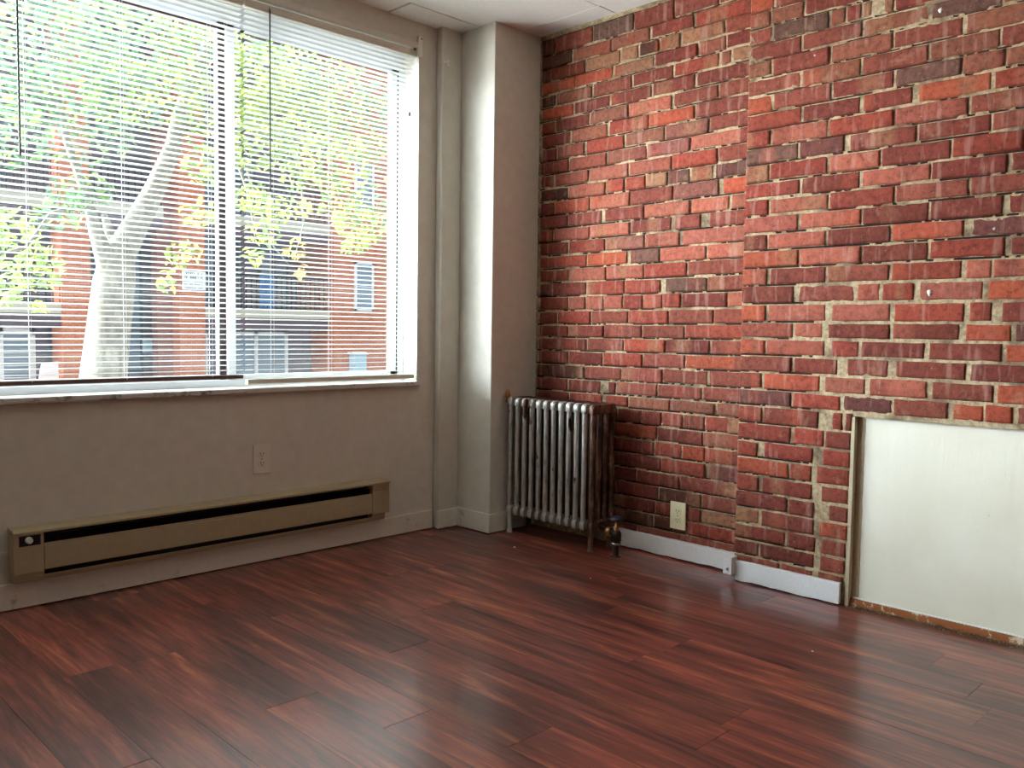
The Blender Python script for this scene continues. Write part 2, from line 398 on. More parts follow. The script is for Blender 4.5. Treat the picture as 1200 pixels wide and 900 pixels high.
# ------------------------------------------------------------------ the brick wall, course by course
JZ = [2.4605, 2.379, 2.315, 2.251, 2.188, 2.124, 2.06, 1.994, 1.927, 1.861, 1.795, 1.727, 1.662, 1.592, 1.526, 1.46, 1.392, 1.326,
      1.258, 1.189, 1.118, 1.046, .982, .916, .849, .781, .716, .645, .575, .508, .438, .369, .302, .236, .172, .109, .042]
PAL = dict(r=(137, 62, 47), d=(115, 55, 44), p=(155, 86, 68), o=(157, 75, 52), t=(147, 102, 75), g=(99, 68, 57), v=(102, 59, 52),
           m=(128, 66, 52), k=(87, 50, 38), e=(120, 57, 38), n=(131, 78, 59), s=(129, 78, 66), f=(145, 68, 47))
LEFT = """
3020,2931k 2929,2691m 2686,2452g 2447,2233d 2228,2010m 2003,1909r
3018,2820k 2812,2580n 2574,2360n 2348,2129d 2120,1901r 1896,1869m
3017,2963k 2957,2739e 2727,2525t 2520,2422t 2412,2309k 2299,2198t 2186,1980t 1973,1867m
3012,2799o 2794,2566o 2557,2335t 2325,2108d 2099,1971n 1966,1870d
3014,2923k 2914,2690n 2682,2457m 2448,2230d 2223,2001r 1993,1943n 1938,1862t
3009,2807o 2798,2580d 2571,2343d 2336,2117d 2105,1896d 1891,1864t
3011,2924e 2917,2704d 2697,2473n 2467,2234p 2223,2001m 1996,1869m
3010,2821d 2814,2590n 2579,2355r 2350,2115o 2108,1872d
3008,2911d 2902,2729m 2716,2492r 2482,2267n 2262,2043s 2035,1866m
3013,2830d 2825,2594m 2586,2363n 2357,2133s 2129,1899p 1894,1865m
3012,2924d 2916,2701m 2696,2465p 2459,2227p 2222,1997r 1991,1868m
3013,2832k 2826,2599p 2592,2485r 2478,2368r 2364,2247t 2244,2130g 2125,2013t 2004,1905v 1901,1862g
3011,2920d 2913,2690o 2684,2453p 2447,2216m 2211,1986s 1963,1863o
3012,2831d 2823,2614d 2594,2369d 2365,2125p 2118,1935p 1924,1861p
3011,2925e 2917,2690p 2685,2449p 2443,2219d 2200,2068m 2025,1858m
3009,2823e 2817,2593r 2587,2362s 2358,2175p 2156,1925p 1920,1856p
3008,2704r 2698,2459o 2439,2277g 2272,2038p 2034,1861p
3006,2815e 2807,2585p 2578,2362p 2358,2133r 2128,1905m 1901,1862m
3005,2930k 2920,2703d 2697,2472r 2465,2268r 2241,2029g 2025,1906m 1902,1865m
3003,2817e 2811,2707p 2702,2595p 2589,2480p 2474,2367r 2362,2259p 2256,2160r 2153,1931d 1926,1866p
3004,2890d 2885,2674r 2667,2446m 2441,2223r 2217,1993m 1989,1865m
3003,2816d 2810,2591d 2585,2367m 2362,2136m 2131,1909r 1895,1863n
3007,2692d 2687,2468m 2463,2237f 2233,2009d 2003,1865m
3005,2811d 2805,2592d 2588,2361r 2355,2130m 2125,1896o 1889,1863m
3017,2933k 2927,2705k 2698,2480m 2473,2249m 2244,2012m 2004,1863m
3015,2811d 2805,2602d 2555,2511d 2506,2275m 2270,2039m 2033,1860m
3014,2800d 2794,2589r 2567,2437r 2431,2205n 2201,1975n 1962,1860n
2662,2498d 2492,2356d 2353,2247d 2244,2135m 2131,2021m 2017,1914r 1910,1866t
2661,2512d 2507,2269f 2265,2030d 2027,1865n
2659,2518e 2513,2282d 2278,2134r 2130,2017f 2017,1892f 1888,1864m
2657,2512d 2508,2242d 2239,2014r 1999,1862v
2655,2514d 2508,2379d 2375,2143d 2139,1927d 1919,1861t
2654,2478d 2474,2254d 2250,2028k 2024,1858m
2652,2518d 2513,2271d 2267,2093r 2090,2027d 2023,1920t 1917,1860v
2650,2516k 2512,2278k 2272,2172k 2168,2105m 2101,1878r 1875,1858p
2649,2371d 2367,2133m 2128,1855m
"""
RIGHT = """
1814,1576m 1570,1376m 1371,1146m 1141,925m 921,726d
1812,1690m 1684,1462d 1457,1222m 1218,993m 989,787m
1812,1702o 1696,1478m 1472,1269d 1264,1049m 1044,850m
1807,1716n 1712,1580n 1575,1368d 1363,1138d 1133,916m 912,717m
1803,1708m 1702,1480g 1473,1417n 1413,1360d 1355,1321t 1279,1246t 1241,1058d 1054,845d
1799,1585m 1577,1355m 1349,1126n 1118,902g 898,711m
1794,1705n 1699,1473m 1466,1245n 1240,1017m 1007,812n
1798,1582m 1577,1354n 1348,1123m 1117,903n 900,705m
1804,1696o 1690,1461m 1456,1235d 1229,1017g 1013,886n 883,702n
1806,1574r 1569,1351d 1342,1169d 1149,923o 914,731r
1808,1702r 1694,1470p 1463,1231r 1227,989p 982,786m
1806,1582g 1577,1404v 1383,1151d 1145,918d 914,725m
1804,1702t 1697,1465r 1458,1273p 1267,1037d 1032,821r
1803,1571r 1564,1341d 1335,1100p 1096,864d 852,686d
1803,1698r 1692,1458p 1453,1218r 1213,977m 971,781m
1804,1573p 1563,1332p 1329,1100d 1095,871d 858,662d
1802,1699d 1694,1462p 1455,1226d 1220,986o 962,765v
1803,1568o 1562,1329p 1324,1097d 1090,860r 843,656d
1804,1695p 1682,1457d 1451,1224m 1217,986r 975,895p 892,751p
1808,1580d 1562,1344m 1337,1253p 1246,1137r 1119,918p 905,748o
1807,1695o 1685,1451p 1428,1215p 1201,972r 957,889r 860,678d
1812,1579m 1573,1461p 1438,1213d 1205,984d 966,829o 817,643v
1835,1696o 1688,1451p 1426,1321r 1315,1094d 1079,854d 844,672o
1832,1582m 1571,1398d 1364,1213d 1187,959d 945,736d
1830,1703m 1695,1465o 1446,1293p 1278,1080p 1064,872m 862,666o
1828,1578v 1571,1383r 1372,1195v 1190,1009m 995,899o 896,813o 799,630m
1826,1697r 1691,1464d 1411,1371r 1362,1334d
1807,1574r 1562,1440r 1436,1337d
1804,1713r 1684,1481r 1442,1336r
1802,1576o 1570,1484r 1465,1337r
1802,1703r 1687,1478d 1443,1339m
1802,1577d 1571,1469d 1410,1336m
1800,1698t 1686,1467d 1445,1336o
1800,1582d 1575,1458d 1438,1340m
1801,1694d 1688,1461d 1438,1341m
1801,1603m 1596,1466m 1444,1347m
"""
def zleft(z, y):
    return z + (-.012 if z > 1.1 else (-.008 if z > .7 else .002)) - (.006*(y-1.85) if z > .7 else 0)
def build_brick_wall():
    m = MB(); tones = []; r = random.Random(11)
    def brick(X, ya, yb, zb, zt, code, zf=None):
        """one worn brick face: rounded outline, hand-made edges, its own tone"""
        c = lin(PAL[code]); k = r.uniform(.86, 1.14); c = tuple(min(1, v*k*r.uniform(.96, 1.04)) for v in c)
        c2 = lin(PAL[r.choice('rmpndtto')]); patch = r.random() < .55; pu = r.random()
        W, Hh = yb-ya, zt-zb; out = r.uniform(-.0025, .0025)
        us = [0, .0024/W, .010/W] + [i/8 for i in range(1, 8) if .02/W < i/8 < 1-.02/W] + [1-.010/W, 1-.0024/W, 1]
        vs = [0, .0024/Hh, .010/Hh, .5, 1-.010/Hh, 1-.0024/Hh, 1]
        o = len(m.v); nu, nv = len(us), len(vs); V = []; ph = r.uniform(0, 50)
        cr = [r.uniform(0, .007) for _ in range(4)]; big = r.randrange(9)
        if big < 4: cr[big] = r.uniform(.008, .018)
        for i, u in enumerate(us):
            for j, w in enumerate(vs):
                y, z = ya+u*W, zb+w*Hh
                eu, ev = min(u, 1-u)*W, min(w, 1-w)*Hh
                nz = noise.noise(Vector((y*38+ph, z*60, X)))
                d = 0.0
                if i in (0, nu-1) or j in (0, nv-1): d = .018
                elif i in (1, nu-2) or j in (1, nv-2): d = .0022
                # rounded corners
                q = cr[(0 if u < .5 else 1)+(0 if w < .5 else 2)]
                if eu < q and ev < q:
                    tx, tz = q-eu, q-ev; L = math.hypot(tx, tz)
                    if L > q:
                        y += (1 if u < .5 else -1)*tx*(1-q/L); z += (1 if w < .5 else -1)*tz*(1-q/L)
                if j in (0, 1, nv-1, nv-2): z += .0032*noise.noise(Vector((y*22+ph, w*9, 3)))
                if i in (0, 1, nu-1, nu-2): y += .0025*noise.noise(Vector((z*40+ph, u*9, 7)))
                V.append((X+d+out-.0022*nz, y, z))
                if patch and abs(u-pu) < .16:
                    tones.append(tuple(a*.45+b*.55 for a, b in zip(c, c2)))
                else: tones.append(c)
        m.add(V, [(i*nv+j, (i+1)*nv+j, (i+1)*nv+j+1, i*nv+j+1) for i in range(nu-1) for j in range(nv-1)], 0, True)
    def gap(): return r.uniform(.0018, .0050)
    for row, line in enumerate(LEFT.strip().split('\n')):
        for w in line.split():
            a, b = w[:-1].split(','); yb, ya = int(a)/1000, int(b)/1000
            if ya > 3.03: continue
            yb = min(yb, 3.05); ym = (ya+yb)/2
            if ya < 1.93: ya = STEP-.02
            brick(BX, ya, yb, zleft(JZ[row+1], ym)+gap(), zleft(JZ[row], ym)-gap(), w[-1])
    panel = lambda row: row >= 26
    for row, line in enumerate(RIGHT.strip().split('\n')):
        last = STEP
        zb, zt = JZ[row+1], JZ[row]
        for w in line.split():
            a, b = w[:-1].split(','); yb, ya = int(a)/1000, int(b)/1000
            yb = min(yb, STEP-.001)
            if yb > STEP-.06: yb = STEP-.0005
            last = ya
            brick(CX, ya, yb, zb+gap(), zt-gap(), w[-1])
        y = last-.009
        if panel(row): y = .33
        while y > -2.6:
            L = r.choice((.215, .225, .22, .105)); brick(CX, y-L, y, zb+gap(), zt-gap(), r.choice('rrmdpnom')); y -= L+.01
    nb = len(m.v)
    # mortar: an uneven bed a few millimetres behind the faces
    def bed(X, y0, y1, z0, z1, depth, st=.011):
        # samples across every joint: the mortar often shrank away from the brick above and left a dark crack
        zs = [(z0, 0)]
        for zj in JZ[::-1]:
            if z0+.012 < zj < z1-.008: zs += [(zj-.012, 0), (zj-.0052, 0), (zj-.0030, 0), (zj-.0022, 1), (zj+.0050, 1), (zj+.0056, 0)]
        zs.append((z1, 0))
        ny, nz = max(1, int((y1-y0)/st)), len(zs)-1; V = []; deep = set()
        for i in range(ny+1):
            for j in range(nz+1):
                y, (z, crack) = y0+(y1-y0)*i/ny, zs[j]
                if X == BX and 0 < j < nz: z = zleft(z, y)
                a = noise.noise(Vector((y*6, z*6, 2.2))); b = noise.noise(Vector((y*45, z*45, 9)))
                d = depth-.0034*a*1.4+.0026*b
                new = y < 1.50 and z < 1.22                      # repointed flush round the old fireplace
                if new: d = .0042+.0020*b
                if crack and not new and noise.noise(Vector((y*7, z*31, 5)))+.5*noise.noise(Vector((y*40, z*31, 1))) > -.12: d = .0165; deep.add((i, j))
                V.append((X+d, y, z))
        o = len(m.v); m.v += V
        for i in range(ny):
            for j in range(nz):
                m.f.append(tuple(o+q for q in (i*(nz+1)+j, (i+1)*(nz+1)+j, (i+1)*(nz+1)+j+1, i*(nz+1)+j+1)))
                m.mi.append(4 if (i, j) in deep and (i, j+1) in deep else 1); m.sm.append(True)  # deepest crack faces get the near-black colour
    bed(BX, STEP-.02, 3.06, 0, H+.01, .0068)
    bed(CX, 1.336, STEP-.001, 0, H+.01, .0056); bed(CX, -2.6, 1.336, .704, H+.01, .0056); bed(CX, -2.6, .335, 0, .704, .0056)
    # solid backing, the return of the chimney breast and the recess of the boarded opening
    m.box(BX+.025, 3.42, STEP-.02, 3.315, 0, H+.01, 1)
    m.box(CX+.025, 3.42, 1.336, STEP-.001, 0, H+.01, 1)
    m.box(CX+.025, 3.42, -2.6, 1.336, .704, H+.01, 1); m.box(CX+.025, 3.42, -2.6, .335, 0, .704, 1)
    m.box(CX+.05, 3.42, .335, 1.336, 0, .704, 2)
    m.box(CX+.0015, CX+.05, 1.325, 1.3375, .0, .702, 2)          # plastered reveal beside the board
    for px, py, s in ((1102, 12, .0085), (1089, 343, .0105), (955, 65, .0045), (1165, 268, .005), (776, 497, .004)):     # blobs of old white paint
        dr = ray(px, py); p = EYE+dr*(CX/dr.x) if px > 872 else EYE+dr*(BX/dr.x); n = 10
        ring = [(s*r.uniform(.6, 1.1)*math.cos(2*PI*i/n), s*r.uniform(.8, 1.4)*math.sin(2*PI*i/n)) for i in range(n)]
        m.add([(p.x+.002, p.y+a, p.z+c) for a, c in ring]+[(p.x-.0035, p.y+a*.75, p.z+c*.75) for a, c in ring]+[(p.x-.0045, p.y, p.z)],
              [(i, (i+1) % n, n+(i+1) % n, n+i) for i in range(n)]+[(n+i, n+(i+1) % n, 2*n) for i in range(n)], 3, True)
    tones += [(0.4, .3, .25)]*(len(m.v)-nb)
    return m.obj('wall_right', [M['brick'], M['mortar'], M['reveal'], M['chip'], M['crack']], tones=tones)
struct(build_brick_wall())

# ------------------------------------------------------------------ baseboards
def board(name, x0, x1, y0, y1, z0, z1, mat, nail=None):
    m = MB(); m.box(x0, x1, y0, y1, z0, z1, bev=.003); return struct(m.obj(name, mat))
board('baseboard_front', -2.3, 2.742, 3.298, WY+.002, .004, .095, M['base'])
board('baseboard_chase', 2.738, 2.870, 3.250, 3.268, .006, .096, M['base'])
m = MB(); m.box(2.866, 2.884, 3.020, 3.264, .004, .097, bev=.003); m.box(2.868, 3.19, 3.018, 3.034, .004, .097, bev=.003)
struct(m.obj('baseboard_corner', M['base']))
# wavy sawn lower edge on the two boards under the bricks
def ragged(name, x0, x1, ya, yb, z0, z1, mat, amp):
    m = MB(); n = 46; V = []
    for i in range(n+1):
        y = ya+(yb-ya)*i/n; e = z0+amp*(.6+noise.noise(Vector((y*11, z0, 4)))+.5*noise.noise(Vector((y*60, 1, 4))))
        t = z1+.002*noise.noise(Vector((y*40, 8, 1)))
        V += [(x0, y, e), (x0, y, t-.002), (x0+.002, y, t), (x1, y, t), (x1, y, e)]
    F = [(5*i+a, 5*i+5+a, 5*i+5+(a+1) % 5, 5*i+(a+1) % 5) for i in range(n) for a in range(5)]
    m.add(V, F); m.add(V, [tuple(range(5)), tuple(range(5*n, 5*n+5))[::-1]])
    return m
b = struct(ragged('b', 3.157, 3.187, 1.824, 2.50, .006, .082, None, .004).obj('baseboard_right', M['baser']))
m = MB(); m.box(3.045, 3.187, 1.784, 1.824, .027, .098, bev=.003)
q = m.obj('end_block', M['baser'], b)
m = MB(); m.lathe((3.0445, 1.803, .048), [(.0055, -.002), (.0055, .004)], 'x', 12); m.obj('nail_head', M['screw'], b)
struct(ragged('b', 3.072, 3.090, 1.352, 1.783, .002, .083, None, .005).obj('baseboard_chimney', M['baser']))

# ------------------------------------------------------------------ the window
win = bpy.data.objects.new('window_1', None); COL.objects.link(win); win.location = (.8, 3.45, .735); struct(win)
m = MB()
m.box(OX0, OX1, 3.425, 3.50, 2.262, OZ1); m.box(OX0, OX1, 3.425, 3.50, OZ0, .772)
m.box(OX0, OX0+.035, 3.425, 3.50, .772, 2.262); m.box(OX1-.031, OX1, 3.425, 3.50, .772, 2.262)
m.obj('outer_frame', M['frame'], win)
def sash(x0, x1, y, dark):
    f = MB(); z0, z1, w = .772, 2.262, .034
    f.box(x0, x1, y, y+.022, z0, z0+.022, bev=.002); f.box(x0, x1, y, y+.022, z1-.022, z1, bev=.002)
    f.box(x0, x0+w, y, y+.022, z0, z1, bev=.002); f.box(x1-w, x1, y, y+.022, z0, z1, bev=.002)
    s = f.obj('sash', M['frame'], win)
    g = MB(); g.box(x0+w-.002, x1-w+.002, y+.009, y+.013, z0+.02, z1-.02); g.obj('pane', M['glass'], s)
    k = MB()
    for a, b_ in dark: k.box(a, b_, y-.003, y+.02, z0, z1)
    k.box(x0+.01, x1-.01, y-.003, y+.004, z1-.030, z1-.020)
    k.obj('gasket', M['bronze'], s)
sash(-1.012, 1.728, 3.462, [(1.701, 1.7275)])
sash(1.728, 2.612, 3.437, [(2.6125, 2.6205)])
m = MB()
m.box(OX0, 2.652, 3.292, 3.435, .722, .743, bev=.005)
struct(m.obj('window_sill', M['sill']))
m = MB(); m.box(OX0, 2.632, 3.303, WY+.002, 2.338, 2.366, bev=.003)
struct(m.obj('trim_1', M['lintel']))

# ------------------------------------------------------------------ the two venetian blinds
def blind(name, label, x0, x1, ztop, zbot, yb, cords, wand_x, wand_z, railm, tassel=None, rail_h=.016):
    t = thing(name, label, 'blind', ((x0+x1)/2, yb+.013, ztop))
    m = MB(); m.prism([(yb, ztop), (yb, ztop-.028), (yb+.003, ztop-.031), (yb+.026, ztop-.031), (yb+.028, ztop-.028), (yb+.028, ztop)], 'x', x0, x1)
    m.obj('headrail', M['rail'], t)
    m = MB(); z = ztop-.046; r = random.Random(int(x1*100)); n = 0
    while z > zbot+rail_h+.012:
        tilt = -.0012+r.uniform(-.0004, .0004); xa = x0+.002+r.uniform(0, .002); xb = x1-.002-r.uniform(0, .003)
        prof = []
        for i in range(7):
            u = i/6; prof.append((yb+.0012+.0256*u, z+.0030*(1-(2*u-1)**2)+tilt*(2*u-1)))
        prof2 = [(a, c-.0005) for a, c in reversed(prof)]
        m.prism(prof+prof2, 'x', xa, xb, 0, False); z -= .0213
    m.obj('slats', M['slat'], t)
    m = MB(); m.box(x0+.003, x1-.004, yb+.001, yb+.026, zbot, zbot+rail_h, bev=.004); m.obj('bottom_rail', railm, t)
    for cx in cords:
        m = MB()
        for yy in (yb+.0005, yb+.0275): m.tube([(cx, yy, ztop-.031), (cx, yy, zbot+rail_h*.5)], .0007, 6)
        m.obj('ladder_cord', M['cord'], t)
    m = MB(); m.tube([(wand_x, yb-.008, ztop-.02), (wand_x, yb-.008, wand_z)], .0035, 6); w = m.obj('tilt_wand', M['wand'], t)
    m = MB(); m.tube([(wand_x, yb+.001, ztop-.012), (wand_x, yb-.006, ztop-.012), (wand_x, yb-.008, ztop-.026)], .0014, 6); m.obj('hook', M['wand'], w)
    if tassel:
        tx, tz = tassel
        m = MB(); m.tube([(tx, yb-.004, ztop-.028), (tx, yb-.004, tz)], .0009, 6); c = m.obj('pull_cord', M['cord'], t)
        m = MB(); m.lathe((tx, yb-.004, tz-.026), [(.002, 0), (.005, .003), (.0045, .014), (.0025, .024), (.0015, .028)], 'z', 10); m.obj('tassel', M['tassel'], c)
    return t
cx = lambda px, py, y: ony(px, py, y).x
YB = 3.319
blind('venetian_blind', 'wide white venetian blind at the left, lowered over most of the window', -1.04, 1.741, 2.333, .783, YB+.004,
      [-.45, .25, cx(36, 330, YB), cx(148, 330, YB), cx(249, 330, YB)], ony(22, 100, YB-.004).x, ony(22, 182, YB-.004).z, M['railb'])
b2 = blind('venetian_blind', 'narrower white venetian blind at the right, next to the wall corner', 1.751, 2.640, 2.333, .757, YB,
      [cx(321, 330, YB), cx(389, 330, YB), cx(480, 330, YB)], cx(316.5, 120, YB-.008), ony(316, 225, YB-.008).z, M['rail'],
      tassel=(cx(479.5, 100, YB), ony(479, 130, YB).z), rail_h=.022)
m = MB(); m.box(2.632, 2.658, 3.300, 3.3148, 2.300, 2.395, bev=.002); br = m.obj('bracket', M['white'], b2)
m = MB(); m.lathe((2.650, 3.2995, 2.384), [(.004, -.001), (.004, .003)], 'y', 10); m.obj('screw', M['tassel'], br)
m = MB(); m.box(2.606, 2.618, 3.300, 3.306, 2.322, 2.334, bev=.002); m.obj('bracket_clip', M['tassel'], br)

# ------------------------------------------------------------------ electric baseboard heater
HX0, HX1, HZ0, HZ1, HY = .846, 2.436, .103, .291, 3.25
t = thing('baseboard_heater', 'long beige electric baseboard heater mounted low under the window', 'heater', (1.64, 3.3, HZ0))
m = MB(); m.box(HX0+.004, HX1-.004, 3.300, 3.3149, HZ0, HZ1-.002); m.box(HX0+.004, HX1-.004, 3.268, 3.300, HZ0+.045, HZ0+.055)
m.obj('back_plate', M['heater'], t)
m = MB(); m.prism([(3.3145, HZ1), (3.262, HZ1), (3.243, HZ1-.009), (3.243, HZ1-.017), (3.246, HZ1-.017), (3.262, HZ1-.011), (3.3145, HZ1-.006)], 'x', HX0, HX1)
m.obj('top_hood', M['heater'], t)
m = MB(); zf0, zf1 = .141, .2335
m.prism([(HY, zf0), (HY, zf1-.012), (HY+.0035, zf1-.010), (HY+.0035, zf1), (HY+.006, zf1), (HY+.006, zf0)], 'x', HX0+.099, HX1-.098)
m.obj('front_panel', M['heater'], t)
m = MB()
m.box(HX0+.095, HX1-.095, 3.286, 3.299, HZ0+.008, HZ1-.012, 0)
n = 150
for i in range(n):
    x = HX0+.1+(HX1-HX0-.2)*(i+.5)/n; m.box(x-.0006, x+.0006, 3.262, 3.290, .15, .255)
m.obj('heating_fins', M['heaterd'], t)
m = MB(); m.prism([(3.300, HZ0), (3.262, HZ0), (3.254, HZ0+.018), (3.258, HZ0+.019), (3.265, HZ0+.005), (3.300, HZ0+.005)], 'x', HX0+.01, HX1-.02)
m.obj('bottom_lip', M['heater'], t)
def endcap(x0, x1, side):
    m = MB(); m.box(x0, x1, HY-.001, 3.300, zf0-.006, HZ1-.018, bev=.003)
    m.prism([(3.300, HZ0), (3.264, HZ0), (3.250, zf0-.004), (3.300, zf0-.004)], 'x', x0+.006 if side < 0 else x0, x1 if side < 0 else x1-.022)
    return m.obj('end_cap', M['heater'], t)
e = endcap(HX0, HX0+.097, -1); e2 = endcap(HX1-.096, HX1, 1)
m = MB(); m.box(HX0+.018, HX0+.086, HY-.002, HY+.001, .232, .268, bev=.001); kp = m.obj('dial_plate', M['heaterd'], e)
m = MB(); m.lathe((.894, HY-.018, .2525), [(.006, 0), (.0105, .002), (.0115, .014), (.012, .017)], 'y', 20)
m.box(.8925, .8955, HY-.0195, HY-.016, .2425, .2625); m.obj('thermostat_knob', M['white'], e)
m = MB(); m.box(HX1-.094, HX1-.012, HY-.0025, HY, .246, .2475); m.obj('seam', M['heaterd'], e2)
t = thing('wall_mounted_raceway', 'thin painted cable raceway running into the left end of the heater', 'cable raceway', (.2, 3.31, .2))
m = MB(); m.box(-1.4, HX0-.001, 3.302, 3.3149, .196, .210, bev=.003); m.obj('cover', M['wall'], t)
m = MB(); m.box(-.62, -.60, 3.300, 3.3149, .193, .213, bev=.003); m.obj('clip', M['wall'], t)

# ------------------------------------------------------------------ power outlets
def outlet(label, loc, rotz, plate, face, w=.074, h=.118):
    t = thing('power_outlet', label, 'power outlet', loc); t.rotation_euler = (0, 0, rotz)
    # local frame: x along the wall, -y into the room
    def L(m, name, mat, par):
        o = m.obj(name, mat); o.parent = par; o.location = (0, 0, 0); return o
    m = MB(); m.box(-w/2, w/2, -.0062, 0, -h/2, h/2, bev=.003); p = L(m, 'cover_plate', plate, t)
    for s in (1, -1):
        m = MB(); zc = s*.0195
        m.prism([(.0165*math.cos(a)*1.0, zc+max(-.0128, min(.0128, .0168*math.sin(a)))) for a in [2*PI*i/28 for i in range(28)]], 'y', -.0088, -.006)
        f = L(m, 'receptacle', face, t)
        m = MB()
        m.box(-.0078, -.0052, -.0093, -.0085, zc-.001, zc+.0075); m.box(.0052, .0078, -.0093, -.0085, zc-.0005, zc+.0065)
        m.lathe((0, -.0093, zc-.0068), [(.0026, 0), (.0026, .001)], 'y', 10)
        L(m, 'slots', M['slot'], f)
    m = MB(); m.lathe((0, -.0078, 0), [(.0026, 0), (.003, .0008), (.003, .002)], 'y', 12); L(m, 'screw', M['screw'], t)
    return t
a = ony(306, 537.5, WY)
outlet('power outlet painted over in wall colour, on the wall under the window', (a.x, WY, a.z), 0, M['painted'], M['painted'], .078, .124)
outlet('almond power outlet set in the brick wall above the white baseboard', (BX-.004, 2.138, .192), -PI/2, M['almond'], M['almond'], .080, .122)

# ------------------------------------------------------------------ cast-iron radiator
RX, RY0, PITCH, NS = 2.982, 2.468, .0475, 12
rad = thing('radiator', 'old cast-iron column radiator with flaking silver paint in the corner', 'radiator', (3.05, 2.73, 0))
def section(y, first, last, mat):
    m = MB(); xs_ = [RX, RX+.046, RX+.092, RX+.136]; zb, zt = .105, .672
    for i, x in enumerate(xs_):
        m.tube([(x, y, zb), (x, y, zb+.03), (x, y, zt-.04), (x, y, zt-.012)], [.0135, .0125, .0125, .0135], 12, ell=.95)
    # rounded headers top and bottom that join the columns
    for z0, z1, q in ((zt-.045, zt, 1), (zb-.012, zb+.034, -1)):
        pr = []
        xa, xb = RX-.0145, RX+.136+.0145
        for k in range(9):
            a = PI*k/8; pr.append((xb-.02+.02*math.cos(PI/2-a) if False else xb, 0))
        pr = [(xa+.004, z0), (xa, z0+.008), (xa, z1-.016), (xa+.005, z1-.005), (xa+.014, z1), (xb-.014, z1), (xb-.005, z1-.005), (xb, z1-.016), (xb, z0+.008), (xb-.004, z0)]
        for dy, sc_ in ((0, 1),):
            V = []
            for yy, s in ((-.0135, .86), (-.008, 1), (.008, 1), (.0135, .86)):
                xc, zc = (xa+xb)/2, (z0+z1)/2
                V += [(xc+(px-xc)*(1-(1-s)*.25), y+yy, zc+(pz-zc)*s) for px, pz in pr]
            n = len(pr)
            m.add(V, [(a*n+b, a*n+(b+1) % n, (a+1)*n+(b+1) % n, (a+1)*n+b) for a in range(3) for b in range(n)], 0, True)
            m.add(V, [tuple(range(n)), tuple(range(3*n, 4*n))], 0)
    for z in (zt-.024, zb+.012):
        if not last: m.tube([(RX+.068, y+.008, z), (RX+.068, y+PITCH-.008, z)], .017, 12)
    s = m.obj('section', mat, rad)
    if first or last:
        for x in (RX, RX+.136):
            f = MB(); f.tube([(x, y, zb+.02), (x, y, .05), (x, y, .014), (x-.001, y, 0)], [.0135, .0125, .0135, .016], 12)
            f.obj('foot', mat, s)
    return s
for i in range(NS):
    section(RY0+i*PITCH, i == 0, i == NS-1, M['radend'] if i == 0 else M['rad'])
yl = RY0+(NS-1)*PITCH
m = MB(); m.tube([(RX-.003, yl+.006, .652), (RX-.003, yl+.03, .652)], .008, 12); m.tube([(RX-.003, yl+.022, .645), (RX-.003, yl+.022, .668)], .007, 12)
m.lathe((RX-.003, yl+.022, .664), [(.006, 0), (.0125, .006), (.0135, .018), (.0095, .033), (.004, .043), (.001, .046)], 'z', 16)
m.obj('air_vent', M['brass'], rad)
# supply valve in front of the right end
VX, VY = 3.006, 2.342
m = MB()
m.lathe((VX, VY, 0), [(.027, 0), (.027, .004), (.016, .006), (.0145, .008), (.0145, .055)], 'z', 18)
m.lathe((VX, VY, .05), [(.017, 0), (.021, .004), (.021, .014), (.019, .016)], 'z', 6)
m.lathe((VX, VY, .064), [(.019, 0), (.0235, .008), (.0235, .040), (.018, .050), (.014, .054)], 'z', 18)
m.tube([(VX, VY, .098), (VX+.006, VY+.05, .110), (VX+.03, RY0-.014, .117)], [.014, .014, .016], 14)
v = m.obj('supply_valve', M['iron'], rad)
m = MB(); m.lathe((VX, VY, .052), [(.0215, 0), (.0235, .003), (.0235, .008), (.021, .012)], 'z', 18); m.obj('lower_collar', M['chrome'], v)
m = MB(); m.lathe((VX+.004, VY+.030, .105), [(.018, 0), (.022, .004), (.022, .022), (.018, .026)], 'y', 8); m.obj('union_nut', M['brass'], v)
m = MB(); m.lathe((VX, VY, .117), [(.013, 0), (.013, .012), (.008, .015), (.006, .040), (.004, .05)], 'z', 8); m.obj('packing_nut', M['brass'], v)
m = MB(); m.lathe((VX, VY, .158), [(.010, 0), (.024, .003), (.029, .009), (.029, .015), (.024, .020), (.010, .021)], 'z', 20); m.obj('handwheel', M['wheel'], v)

# ------------------------------------------------------------------ boarded-up fireplace opening
t = thing('fireplace_board', 'large cream painted board covering the old fireplace opening', 'wall board', (3.13, .84, .029))
m = MB(); m.box(CX+.030, CX+.048, .337, 1.3248, .0295, .7015, bev=.002); m.obj('board', M['panel'], t)
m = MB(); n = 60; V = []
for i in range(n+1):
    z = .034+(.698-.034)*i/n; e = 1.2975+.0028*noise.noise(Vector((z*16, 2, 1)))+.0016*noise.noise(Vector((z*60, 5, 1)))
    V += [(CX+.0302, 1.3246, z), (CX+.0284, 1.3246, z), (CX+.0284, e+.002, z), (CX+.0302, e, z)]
m.add(V, [(4*i+a, 4*i+(a+1) % 4, 4*i+4+(a+1) % 4, 4*i+4+a) for i in range(n) for a in range(4)]); m.add(V, [(0, 1, 2, 3), tuple(range(4*n, 4*n+4))])  # thin tan strip with a wavy outline along the board's left edge
mg = m.obj('tan_margin', M['margin'], t); mg['label'] = 'tan margin with a wavy edge'
m = MB(); m.box(CX+.0215, CX+.0298, .34, 1.318, .0275, .0315, bev=.001); m.obj('bottom_edging', M['baser'], t)
m = MB(); m.box(CX+.018, CX+.046, .30, 1.333, .0005, .0272, bev=.002)
struct(m.obj('trim_2', M['strip']))
m = MB(); r = random.Random(21)
